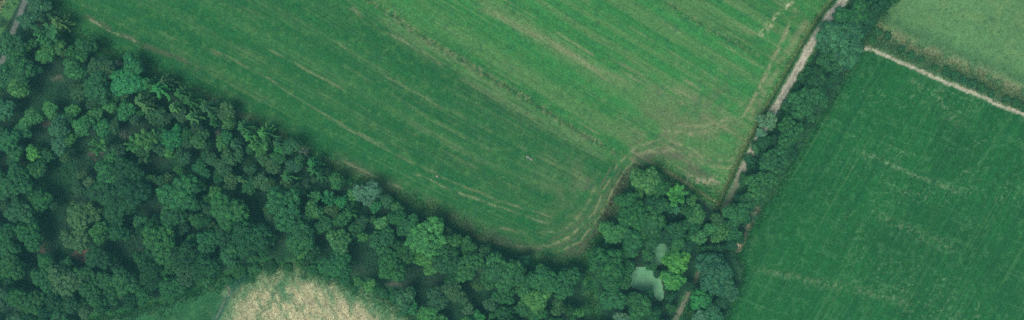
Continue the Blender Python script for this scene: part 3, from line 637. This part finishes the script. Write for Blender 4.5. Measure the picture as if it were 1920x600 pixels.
# (x, y, radius, form, tone) surveyed crowns
T = [  # top left corner
 (72, 10, 19, 'mid', 'teal'), (54, 38, 17, 'mid', 'teal'), (20, 82, 23, 'fine', 'teal'), (30, 108, 17, 'mid', 'mid'), (90, 66, 23, 'spike', 'bright'), (88, 102, 17, 'small', 'bright'),
 (108, 42, 15, 'con', 'yellow'), (98, 30, 12, 'con', 'dull'), (121, 100, 8, 'small', 'olive'), (160, 88, 18, 'mid', 'mid'), (150, 112, 12, 'small', 'bright'), (136, 100, 11, 'small', 'mid'), (140, 132, 19, 'mid', 'bright'),
 (192, 131, 23, 'fine', 'dull'), (183, 166, 26, 'mid', 'mid'), (236, 156, 27, 'fine', 'vivid'), (250, 125, 20, 'mid', 'vivid'), (238, 206, 16, 'small', 'vivid'), (208, 200, 12, 'small', 'bright'), (180, 215, 14, 'small', 'bright'),
 (194, 240, 15, 'small', 'vivid'), (96, 206, 15, 'small', 'bright'), (62, 220, 18, 'mid', 'bright'), (44, 242, 16, 'small', 'mid'), (140, 206, 12, 'small', 'bright'), (156, 236, 18, 'mid', 'bright'), (112, 240, 19, 'mid', 'teal'),
 (112, 272, 15, 'small', 'teal'), (130, 263, 12, 'small', 'bright'), (64, 288, 13, 'small', 'lime'), (92, 292, 11, 'small', 'mid'), (184, 274, 15, 'spike', 'bright'), (70, 131, 9, 'small', 'mid'), (34, 165, 19, 'mid', 'bright'), (12, 145, 19, 'mid', 'teal'),
 (8, 205, 20, 'mid', 'teal'), (16, 262, 21, 'mid', 'mid'), (28, 284, 17, 'small', 'mid'), (222, 118, 7, 'bare', 'dull'), (232, 253, 10, 'bare', 'dull'), (223, 283, 15, 'fine', 'dull'), (215, 238, 13, 'fine', 'dull'),
 # conifers on the field side
 (280, 158, 17, 'con', 'mid'), (297, 166, 18, 'con', 'vivid'), (262, 190, 16, 'con', 'yellow'), (275, 200, 15, 'con', 'yellow'), (327, 202, 15, 'con', 'bright'), (338, 176, 15, 'con', 'mid'), (356, 188, 15, 'con', 'mid'), (386, 200, 15, 'con', 'olive'),
 (360, 220, 15, 'con', 'bright'), (398, 216, 12, 'con', 'mid'), (308, 152, 14, 'con', 'dull'), (424, 208, 17, 'fine', 'olive'), (456, 238, 15, 'con', 'mid'), (440, 270, 12, 'con', 'teal'), (466, 256, 13, 'con', 'bright'), (494, 250, 15, 'con', 'bright'),
 (490, 272, 18, 'spike', 'bright'), (412, 250, 9, 'bare', 'dull'), (426, 256, 12, 'small', 'mid'), (568, 284, 14, 'bare', 'teal'), (546, 274, 16, 'mid', 'teal'), (528, 282, 11, 'small', 'vivid'), (520, 268, 12, 'con', 'dull'), (585, 305, 13, 'con', 'vivid'),
 (586, 318, 13, 'con', 'mid'), (600, 330, 11, 'con', 'mid'), (292, 216, 18, 'fine', 'olive'), (304, 226, 14, 'fine', 'dull'), (254, 226, 10, 'small', 'dull'), (376, 262, 17, 'fine', 'olive'), (370, 240, 13, 'fine', 'dull'), (352, 268, 13, 'fine', 'dull'),
 (256, 268, 17, 'spike', 'bright'), (280, 264, 20, 'spike', 'bright'), (268, 290, 15, 'spike', 'olive'), (322, 262, 19, 'fine', 'vivid'), (318, 285, 12, 'small', 'bright'), (334, 244, 10, 'small', 'vivid'), (430, 296, 15, 'fine', 'olive'), (448, 292, 11, 'small', 'olive'),
 (300, 338, 11, 'fine', 'olive'), (495, 298, 12, 'small', 'olive'), (470, 318, 11, 'fine', 'olive'), (512, 312, 14, 'fine', 'olive'), (420, 318, 15, 'fine', 'olive'), (400, 300, 14, 'fine', 'dull'), (345, 295, 15, 'fine', 'dull'), (378, 316, 15, 'fine', 'mid'),
 # inner wood
 (166, 344, 12, 'fine', 'pale'), (154, 328, 9, 'small', 'olive'), (155, 404, 28, 'fine', 'olive'), (145, 448, 24, 'fine', 'olive'), (36, 338, 26, 'cauli', 'mid'), (70, 318, 18, 'mid', 'mid'), (76, 374, 21, 'mid', 'mid'), (38, 396, 24, 'cauli', 'teal'),
 (58, 440, 24, 'cauli', 'mid'), (220, 434, 16, 'mid', 'mid'), (265, 414, 13, 'small', 'mid'), (236, 320, 25, 'cauli', 'dark'), (222, 385, 30, 'big', 'dark'), (250, 360, 28, 'big', 'dark'), (340, 362, 34, 'cauli', 'mid'), (326, 400, 26, 'cauli', 'mid'),
 (303, 452, 32, 'cauli', 'mid'), (346, 482, 26, 'big', 'dark'), (325, 540, 24, 'big', 'mid'), (430, 396, 32, 'cauli', 'mid'), (434, 340, 15, 'fine', 'olive'), (468, 350, 14, 'fine', 'mid'), (432, 478, 20, 'mid', 'mid'), (420, 440, 18, 'mid', 'dark'),
 (392, 452, 22, 'big', 'mid'), (385, 500, 26, 'big', 'dark'), (24, 500, 23, 'big', 'mid'), (84, 522, 22, 'cauli', 'mid'), (126, 495, 12, 'small', 'mid'), (184, 482, 22, 'fine', 'dark'), (172, 545, 22, 'cauli', 'mid'), (62, 568, 24, 'cauli', 'mid'),
 (236, 528, 24, 'big', 'mid'), (28, 556, 20, 'mid', 'mid'), (10, 440, 20, 'mid', 'mid'), (282, 505, 22, 'big', 'dark'), (130, 568, 20, 'mid', 'dark'), (110, 596, 18, 'mid', 'mid'), (210, 552, 16, 'mid', 'mid'), (270, 552, 16, 'mid', 'mid'),
 (534, 388, 34, 'cauli', 'mid'), (588, 394, 17, 'fine', 'bright'), (560, 356, 13, 'small', 'teal'), (535, 350, 14, 'fine', 'olive'), (590, 336, 8, 'fine', 'olive'), (470, 446, 33, 'big', 'dark'), (565, 446, 27, 'big', 'mid'), (500, 350, 10, 'small', 'olive'),
 (508, 340, 9, 'fine', 'olive'), (592, 368, 12, 'spike', 'bright'), (615, 372, 14, 'spike', 'vivid'), (640, 378, 12, 'small', 'vivid'), (688, 362, 23, 'fine', 'pale'), (704, 386, 11, 'small', 'vivid'), (726, 376, 12, 'small', 'teal'),
 (637, 450, 22, 'cauli', 'bright'), (632, 496, 26, 'big', 'mid'), (610, 420, 16, 'mid', 'mid'), (640, 412, 15, 'mid', 'mid'), (735, 498, 27, 'big', 'mid'), (718, 452, 24, 'cauli', 'mid'), (745, 390, 11, 'small', 'bright'), (716, 420, 14, 'small', 'bright'),
 (802, 446, 36, 'cauli', 'bright'), (768, 425, 22, 'mid', 'mid'), (762, 470, 22, 'big', 'mid'), (838, 488, 26, 'big', 'mid'), (876, 462, 17, 'fine', 'mid'), (845, 455, 18, 'mid', 'bright'), (694, 534, 12, 'small', 'bright'), (773, 576, 11, 'small', 'vivid'),
 (820, 560, 20, 'fine', 'dull'), (800, 590, 18, 'mid', 'bright'), (850, 545, 22, 'fine', 'dull'), (946, 512, 34, 'big', 'mid'), (1018, 522, 26, 'cauli', 'mid'), (1058, 530, 26, 'cauli', 'mid'), (897, 533, 12, 'fine', 'olive'), (1047, 576, 15, 'fine', 'olive'),
 (1008, 585, 15, 'small', 'mid'), (980, 578, 15, 'small', 'mid'), (920, 570, 13, 'small', 'dull'), (878, 580, 12, 'small', 'olive'), (895, 592, 12, 'small', 'vivid'), (945, 590, 18, 'fine', 'dark'), (905, 500, 16, 'fine', 'dull'), (982, 490, 12, 'small', 'dark'),
 # small wood with the pools
 (1212, 338, 25, 'mid', 'yellow'), (1238, 350, 18, 'mid', 'mid'), (1266, 366, 20, 'spike', 'lime'), (1268, 392, 12, 'con', 'teal'), (1176, 376, 18, 'mid', 'mid'), (1190, 405, 26, 'big', 'mid'), (1222, 418, 24, 'mid', 'mid'), (1150, 436, 22, 'mid', 'bright'),
 (1185, 452, 22, 'mid', 'mid'), (1138, 498, 33, 'big', 'mid'), (1306, 404, 17, 'mid', 'bright'), (1344, 412, 13, 'small', 'olive'), (1350, 437, 16, 'mid', 'bright'), (1310, 444, 15, 'mid', 'bright'), (1270, 430, 19, 'mid', 'mid'), (1286, 465, 15, 'mid', 'dark'),
 (1268, 490, 23, 'mid', 'lime'), (1261, 526, 19, 'mid', 'lime'), (1148, 560, 22, 'fine', 'mid'), (1200, 575, 24, 'mid', 'mid'), (1166, 598, 14, 'small', 'pale'), (1225, 592, 15, 'mid', 'dark'), (1240, 385, 16, 'mid', 'mid'), (1220, 455, 13, 'small', 'mid'), (1290, 395, 14, 'mid', 'mid'),
 # hedgerow
 (1222, 500, 9, 'small', 'mid'), (1180, 500, 13, 'mid', 'mid'), (1172, 530, 12, 'small', 'mid'), (1212, 556, 13, 'small', 'dark'), (1232, 512, 8, 'small', 'dark'), (1214, 478, 12, 'small', 'mid'), (1256, 556, 9, 'small', 'dark'),
 (1320, 486, 12, 'small', 'mid'), (1342, 468, 13, 'mid', 'mid'), (1292, 536, 10, 'small', 'dark'), (1338, 510, 34, 'big', 'teal'), (1362, 540, 20, 'mid', 'teal'), (1312, 560, 19, 'mid', 'vivid'), (1335, 585, 17, 'mid', 'teal'), (1310, 595, 14, 'small', 'pale'), (1384, 398, 22, 'mid', 'mid'), (1372, 420, 14, 'small', 'mid'), (1578, 80, 42, 'fine', 'teal'),
 (1610, 24, 22, 'mid', 'mid'), (1642, 12, 20, 'mid', 'dark'), (1578, 30, 17, 'small', 'mid'), (1600, 50, 18, 'mid', 'dark'), (1508, 190, 28, 'cauli', 'mid'), (1530, 150, 20, 'mid', 'dark'), (1480, 246, 24, 'cauli', 'mid'), (1452, 300, 25, 'cauli', 'mid'),
 (1425, 345, 26, 'cauli', 'mid'), (1440, 226, 17, 'fine', 'pale'), (1426, 250, 10, 'small', 'pale'), (1506, 146, 11, 'shrub', 'mid'), (1496, 166, 10, 'shrub', 'dark'), (1470, 216, 12, 'shrub', 'dark'), (1548, 62, 11, 'shrub', 'mid'), (1420, 275, 12, 'shrub', 'teal'),
 (1408, 302, 12, 'shrub', 'dark'), (1396, 338, 11, 'shrub', 'mid'), (1432, 268, 14, 'small', 'dark'), (1545, 112, 16, 'small', 'mid'), (1560, 118, 18, 'mid', 'mid'), (1482, 205, 15, 'small', 'dark'), (1470, 275, 18, 'mid', 'dark'), (1442, 330, 15, 'mid', 'dark'),
 (1410, 372, 18, 'mid', 'mid'), (1398, 410, 13, 'shrub', 'dark'), (1625, 40, 14, 'small', 'dark'), (1668, -12, 18, 'mid', 'mid'),
]
GAPS = [(108, 152, 20), (110, 172, 24), (70, 176, 16), (74, 256, 19), (112, 330, 29), (120, 365, 18), (96, 410, 18), (72, 466, 18), (100, 455, 16), (160, 480, 19), (115, 470, 15), (216, 464, 20), (255, 462, 12), (294, 366, 9), (484, 386, 8),
        (540, 428, 11), (530, 450, 9), (685, 480, 14), (700, 512, 20), (735, 532, 12), (800, 520, 13), (818, 540, 9), (1105, 556, 24), (1238, 478, 24), (1205, 522, 36), (1242, 556, 16), (1250, 498, 9), (290, 320, 12), (360, 345, 8), (178, 292, 13),
        (100, 135, 12), (130, 150, 10), (1300, 500, 22), (1285, 540, 20), (1330, 450, 8), (1112, 578, 16), (52, 200, 12)]
def tree_z(form, r): 
    Rv, Hv, _ = VAR[form][0]
    return Hv * (r / PXM / Rv) ** (0.35 if form not in ('shrub', 'bramble') else 0.8)
trees = [list(t_) + [True] for t_ in T]
rf = random.Random(21)
def fill(poly, n, forms, tones, rr, inset, tryn=9000, bounds=None):
    xs = [p[0] for p in poly]; ys = [p[1] for p in poly]; made = 0
    for _ in range(tryn):
        if made >= n: break
        x = rf.uniform(max(min(xs), -45), max(xs)); y = rf.uniform(max(min(ys), -35), min(max(ys), 640)); r_ = rf.uniform(*rr)
        if bounds and not bounds(x, y): continue
        ax, ay = np.array([x]), np.array([y])
        if sdpoly(ax, ay, poly)[0] > -r_ * inset: continue
        if y < 130 and x < 62 - y * 0.5: continue
        if any(math.hypot(x - g[0], y - g[1]) < g[2] + r_ * 0.75 for g in GAPS): continue
        if dpoly(ax, ay, LANE)[0][0] < 10 or (dpoly(ax, ay, TRACK)[0][0] < (12 + r_ * 0.3 if y < 395 else 3 + r_ * 0.25)): continue
        if any(math.hypot(x - t_[0], y - t_[1]) < 0.64 * (t_[2] + r_) for t_ in trees): continue
        trees.append([x, y, r_, rf.choice(forms), rf.choice(tones), False]); made += 1
    return made
fill(WOOD, 34, ['fine', 'small', 'fine', 'mid', 'con'], ['olive', 'dull', 'mid', 'mid', 'bright'], (9, 15), 0.8, bounds=lambda x, y: 330 < x < 680 and y < 430)
fill(WOOD, 40, ['mid', 'big', 'cauli', 'mid'], ['mid', 'mid', 'dark', 'olive', 'bright', 'dull'], (15, 30), 0.85)
fill(WOOD, 105, ['small', 'small', 'mid', 'small', 'fine'], ['mid', 'dark', 'dull', 'mid', 'olive', 'bright'], (7, 16), 0.9)
fill(WOOD, 14, ['cauli', 'mid', 'big'], ['mid', 'dark', 'mid'], (13, 20), 0.8, bounds=lambda x, y: x < 400 and y > 420)
fill(PONDWOOD, 25, ['mid', 'small', 'mid'], ['mid', 'bright', 'dark', 'mid'], (9, 17), 0.7)
fill(HEDGE, 26, ['small', 'shrub', 'small'], ['mid', 'dark', 'dark'], (8, 14), 0.7)

# ---- labels: look first, then the way from the nearest thing one can find
MARKS = [("the top left lane", 30, 50), ("the small bare earth spot", 108, 152), ("the round vivid crown", 236, 156), ("the dark ringed hollow", 72, 256),
         ("the grassy clearing", 112, 330), ("the reddish earth patch", 156, 472), ("the brownish left gap", 72, 465), ("the bottom left corner", 0, 600), ("the bleached bare tree", 412, 250),
         ("the grey bare tree", 568, 284), ("the bright loose clump", 272, 268), ("the narrow dark slot", 294, 366), ("the small dark hole", 484, 386),
         ("the bright green dome", 588, 394), ("the pale silvery tree", 688, 362), ("the dark wedge", 690, 490), ("the left tip of the stubble", 430, 545), ("the top of the stubble", 555, 505),
         ("the broad bright crown", 802, 446), ("the lone lobed crown", 946, 512), ("the muddy field corner", 1075, 470), ("the upper pool", 1238, 478), ("the larger pool", 1208, 524),
         ("the lime spiky tree", 1266, 366), ("the top of the small wood", 1220, 318), ("the sandy hedge gap", 1385, 460), ("the track's foot tree", 1338, 510), ("the pale tree on the track", 1440, 226),
         ("the great hedgerow tree", 1578, 80), ("the footpath's upper end", 1615, 92), ("the middle of the hedgerow", 1480, 260), ("the clear track's lower end", 1358, 392), ("the dull dark crown", 192, 131),
         ("the meadow strip", 280, 575), ("the wood's bottom edge", 880, 598)]
DIRS = ["right of", "lower right of", "below", "lower left of", "left of", "upper left of", "above", "upper right of"]
ORD = ["nearest", "second", "third", "fourth", "fifth", "sixth", "seventh", "eighth", "ninth", "tenth"]
FORMW = {'big': 'broad lobed tree', 'cauli': 'lumpy crowned tree', 'mid': 'rounded tree', 'small': 'small tree', 'fine': 'fine textured tree', 'shrub': 'hedge shrub', 'con': 'star shaped conifer', 'spike': 'loose spiky tree', 'bare': 'bare dead tree', 'bramble': 'low bramble bush'}
slots = {}
for i, t_ in enumerate(trees):
    ms = sorted(MARKS, key=lambda m: math.hypot(m[1] - t_[0], m[2] - t_[1]))
    m = ms[0]; d = math.hypot(m[1] - t_[0], m[2] - t_[1])
    key = (m[0], "at" if d < 6 else DIRS[int(((math.degrees(math.atan2(t_[1] - m[2], t_[0] - m[1])) + 22.5) % 360) // 45)])
    slots.setdefault(key, []).append((d, i))
LAB = {}
for (mk, dr), lst in slots.items():
    for k, (d, i) in enumerate(sorted(lst)):
        look = TWORD[trees[i][4]] + " " + FORMW[trees[i][3]] if trees[i][3] != 'bare' else 'leafless grey dead tree'
        if dr == "at": LAB[i] = look + ", the one that marks the spot, " + str(mk).replace("the ", "", 1)
        else: LAB[i] = look + (", " + (ORD[k] + " " if len(lst) > 1 else "") + dr + " " + mk)
SPECIAL = {(688, 362): "pale silvery green tree standing out at the wood edge by the striped field", (1578, 80): "great round grey green hedgerow tree where the footpath meets the track",
           (1440, 226): "pale silvery tree overhanging the farm track", (1268, 490): "lime green rounded tree between the two pools, the upper of a pair",
           (1261, 526): "lime green rounded tree right of the larger pool, the lower of a pair", (412, 250): "bleached pinkish bare tree near the wood's upper edge",
           (568, 284): "grey bare tree with radiating twigs at the field edge", (64, 288): "small lime green tree above the grassy clearing near the left edge",
           (1266, 366): "lime green spiky tree near the top of the small wood", (588, 394): "bright green smooth dome shaped tree in the middle of the wood",
           (946, 512): "broad lobed tree standing alone near the muddy field corner", (802, 446): "broad bright lumpy crown, the widest along the field edge",
           (236, 156): "round vivid green crown with fine texture near the wood's upper edge", (166, 344): "pale olive small crown at the right side of the grassy clearing",
           (1338, 510): "big grey green tree beside the foot of the track", (192, 131): "dull dark fine textured crown near the upper left wood edge",
           (145, 448): "round olive tree directly over the reddish earth patch", (155, 404): "round olive tree just above the one over the reddish earth"}
GROUP = {'shrub': 'shrubs along the hedgerow', 'con': 'conifers along the wood edge', 'bare': 'dead trees in the wood'}
NAME = {'small': 'small_tree', 'spike': 'feathery_tree', 'con': 'conifer_tree', 'bare': 'bare_tree', 'shrub': 'hedge_shrub', 'bramble': 'bramble_bush'}
CAT = {'small': 'small tree', 'con': 'conifer', 'bare': 'dead tree', 'shrub': 'shrub', 'bramble': 'bush'}
rt = random.Random(5)
def place(px, py, r_, form, tone, label, group, z_fac=0.72):
    Rv, Hv, (tm, cm) = rt.choice(VAR[form])
    sxy = r_ / PXM / Rv; H = Hv * 0.86 * sxy ** (0.35 if form not in ('shrub', 'bramble') else 0.8) * rt.uniform(.92, 1.08)
    k = 1 - H * z_fac / ALT                           # the crown's middle hangs over this spot of the plan
    x, y = wx(px) * k, wy(py) * k
    root = bpy.data.objects.new(NAME.get(form, 'broadleaf_tree'), None); COL.objects.link(root)
    root.empty_display_size = 0.5
    root.location = (x, y, ground_z(x, y)); root.rotation_euler = (0, 0, rt.uniform(0, 6.28)); root.scale = (sxy, sxy, H / Hv)
    tag(root, label, CAT.get(form, 'tree'), group)
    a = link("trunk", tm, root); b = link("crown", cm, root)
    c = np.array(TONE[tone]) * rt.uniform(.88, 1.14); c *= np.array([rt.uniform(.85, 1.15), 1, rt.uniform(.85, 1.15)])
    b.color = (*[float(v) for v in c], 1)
    return root
for i, (px, py, r_, form, tone, man) in enumerate(trees):
    lab = SPECIAL.get((px, py), LAB[i])
    g = GROUP.get(form)
    if g is None: g = 'trees of the hedgerow' if px > 1355 or (px > 1300 and py > 490) else ('trees of the small wood' if px > 1100 else 'trees of the big wood')
    place(px, py, r_, form, tone, lab, g)

# low brambles along the footpath and at the stubble's edge
BR = [(1665, 68, 12), (1690, 92, 10), (1708, 104, 11), (1726, 112, 9), (1752, 126, 9), (1774, 134, 12), (1790, 142, 12), (1806, 150, 11), (1822, 156, 12), (1840, 164, 12), (1858, 176, 10), (1886, 186, 10), (1904, 194, 12), (1920, 202, 12),
      (1646, 60, 13), (1636, 74, 11)]
BL = ["leftmost", "second", "third", "fourth", "fifth", "sixth", "seventh", "eighth", "ninth", "tenth", "eleventh", "twelfth", "thirteenth", "fourteenth", "fifteenth", "rightmost"]
for k, (px, py, r_) in enumerate(sorted(BR)):
    place(px, py, r_ * 0.72, 'bramble', 'mid', "low bramble clump above the footpath, " + BL[k] + " along it", "brambles along the footpath")
BS = [(450, 512, 11, 'mid'), (475, 502, 12, 'mid'), (508, 498, 11, 'dark'), (585, 506, 11, 'mid'), (612, 512, 10, 'mid'), (648, 527, 11, 'mid'), (672, 528, 9, 'bright'), (716, 548, 11, 'mid'), (742, 556, 12, 'mid'), (758, 584, 10, 'mid'), (430, 526, 8, 'mid'), (540, 502, 9, 'mid')]
for k, (px, py, r_, tn) in enumerate(sorted(BS)):
    place(px, py, r_, 'bramble', tn, "low bush on the wood's fringe above the stubble, " + BL[k] + " from the left" * (k > 0), "bushes fringing the stubble")

# ------------------------------------------------------------------ uncountable growth
def scatter_tufts(name, n, weight, hgt, wid, label, cat, blades=5, jitter=.25, tone_mul=1.0, seed=3):
    r = np.random.default_rng(seed)
    P = (weight / weight.sum()).ravel(); idx = r.choice(len(P), n, p=P)
    vis = ALLV[idx] + np.c_[r.uniform(-.2, .2, (n, 2)), np.zeros(n)]
    col = ALLC[idx] * r.uniform(1 - jitter, 1 + jitter, (n, 1)) * tone_mul
    b = np.repeat(vis, blades, 0); cb = np.repeat(col, blades, 0); m = len(b)
    an = r.uniform(0, 2 * np.pi, m); d = np.c_[np.cos(an), np.sin(an), np.zeros(m)]; pr = np.c_[-np.sin(an), np.cos(an), np.zeros(m)]
    h = r.uniform(.6, 1.2, (m, 1)) * hgt; w = wid * r.uniform(.7, 1.2, (m, 1))
    V = np.stack([b - pr * w, b + pr * w, b + d * h * r.uniform(.4, 1, (m, 1)) + np.array([0, 0, 1.0]) * h], 1).reshape(-1, 3)
    F = np.arange(m * 3).reshape(-1, 3)
    me = mesh_np(name, V, F, M_TUFT, pcol=np.repeat(cb, 3, 0), tone=np.repeat(np.clip(r.normal(.5, .15, m), 0, 1), 3))
    tag(link(name, me), label, cat, kind="stuff")
inframe = (np.abs(GX) < 168) & (np.abs(GY) < 58)
wv = (np.exp(-((track_d - trk_w - 9) / 6) ** 2) * leftv + np.exp(-((path_d - 22) / 18) ** 2) * (sd_past < 0) + 0.15 * np.exp(-((ditch_d - 3) / 4) ** 2) + 0.12 * np.exp(-(ditch2_d / 5) ** 2)
      + 0.9 * np.exp(-(sd_wood / 14) ** 2) * (sd_wood > -6) + 0.8 * np.exp(-(sd_hedge / 10) ** 2) * (sd_hedge > -4)) * inframe * (track_d > trk_w) * (pondd > 3)
scatter_tufts("rough_grass", 26000, wv, .45, .07, "rough uncut grass along verges, ditches and the feet of hedges", "grass", 5)
wf = ((sd_wood > 0) & (sd_hedge > 0) & (track_d > trk_w + 2) & (path_d > 6)) * inframe * (0.4 + 1.0 * sstep(.5, .7, lump))
scatter_tufts("field_grass", 60000, wf, .18, .05, "short green sward tufts all over the fields", "grass", 3, .35, 1.05, 4)
ws = (sd_stub < -2) * inframe * 1.0
scatter_tufts("straw", 9000, ws, .22, .05, "flattened dry straw lying on the pale field patch", "straw", 5, .12, 1.0, 5)
# undergrowth in the gaps: loose heaps of leaves of fern and bramble
r = np.random.default_rng(12)
wu = ((sd_wood < -4) | (sd_hedge < -3)) * inframe * (pondd > 5) * (track_d > trk_w + 3) * (lane_d > 8) * (0.15 + sstep(.42, .62, fbm(PX / 22, PY / 22, 90)))
for g in GAPS[:5]: wu = wu * (1 - 0.3 * (np.hypot(PX - g[0], PY - g[1]) < g[2]))
idx = r.choice(wu.size, 9000, p=(wu / wu.sum()).ravel())
ctr = ALLV[idx]; m = 9
base = np.repeat(ctr, m, 0); off = r.normal(size=base.shape) * np.array([.5, .5, .3]); off[:, 2] = np.abs(off[:, 2]) + .25
V, F = cards(base + off, unit(np.array([0, 0, 1.0]) + r.normal(size=base.shape) * .5), .24, r)
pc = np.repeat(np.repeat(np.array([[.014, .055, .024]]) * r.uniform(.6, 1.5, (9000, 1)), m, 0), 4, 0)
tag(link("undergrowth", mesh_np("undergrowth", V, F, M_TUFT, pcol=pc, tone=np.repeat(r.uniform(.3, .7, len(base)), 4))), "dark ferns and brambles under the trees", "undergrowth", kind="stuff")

# ------------------------------------------------------------------ small single things in the fields
def fallen_branch(px, py, size, rot, label):
    a = Acc(); rr = random.Random(int(px))
    def limb(p, an, l, rad, lev):
        q = (p[0] + math.cos(an) * l * .5 + rr.uniform(-.1, .1), p[1] + math.sin(an) * l * .5, p[2] + rr.uniform(.0, .12)); e = (p[0] + math.cos(an + .1) * l, p[1] + math.sin(an + .1) * l, p[2] + rr.uniform(-.05, .1))
        V, F = tube([p, q, e], [rad, rad * .8, rad * .45], 6); a.add(V, F)
        if lev:
            for k in (-1, 1): limb(q if k < 0 else e, an + k * rr.uniform(.5, .95), l * rr.uniform(.5, .75), rad * .6, lev - 1)
    limb((0, 0, .12), rot, size, .16, 2)
    o = link("fallen_branch", a.mesh("fallen_branch", M_DEAD, True)); x, y = wx(px), wy(py); o.location = (x, y, ground_z(x, y))
    tag(o, label, "branch")
fallen_branch(1094, 358, 2.2, 0.9, "pale forked fallen branch lying in the striped field left of the small wood")
fallen_branch(430, 552, 1.5, 1.7, "pale fallen log beside the left tip of the stubble")
def boulder(px, py, sx, sy, label, seed):
    rr = np.random.default_rng(seed); nz = 1 + .16 * rr.normal(size=(len(ICO_V), 1)); V = ICO_V * nz * np.array([sx, sy, min(sx, sy) * .7]) + np.array([0, 0, min(sx, sy) * .35])
    o = link("boulder", mesh_np("boulder", V, ICO_F, M_STONE)); x, y = wx(px), wy(py); o.location = (x, y, ground_z(x, y)); o.rotation_euler = (0, 0, -0.5)
    tag(o, label, "boulder", "pale stones in the fields")
boulder(990, 295, .8, .35, "long pale stone in the open lower middle of the striped field", 1)
boulder(996, 299, .45, .4, "small pale stone touching the long one in the striped field", 2)
boulder(820, 331, .5, .4, "small pale stone in the striped field right of the pale silvery tree", 3)

# ------------------------------------------------------------------ the air
hz_m = bpy.data.materials.new("haze_air"); hz_m.use_nodes = True; nt = hz_m.node_tree; nt.nodes.clear()
ho = nt.nodes.new("ShaderNodeOutputMaterial"); pv = nt.nodes.new("ShaderNodeVolumePrincipled")
pv.inputs["Color"].default_value = (0.24, 0.86, 0.80, 1); pv.inputs["Density"].default_value = 0.00020; pv.inputs["Anisotropy"].default_value = 0.0
nt.links.new(pv.outputs[0], ho.inputs["Volume"])
b0 = (-640, -640, -4.0); b1 = (640, 640, 310.0)
hv = [(x, y, z) for x in (b0[0], b1[0]) for y in (b0[1], b1[1]) for z in (b0[2], b1[2])]
hf = [(0, 1, 3, 2), (4, 6, 7, 5), (0, 4, 5, 1), (2, 3, 7, 6), (0, 2, 6, 4), (1, 5, 7, 3)]
tag(link("haze", mesh_np("haze", hv, hf, hz_m)), "thin bluish haze filling the air over the fields", "haze", kind="stuff")
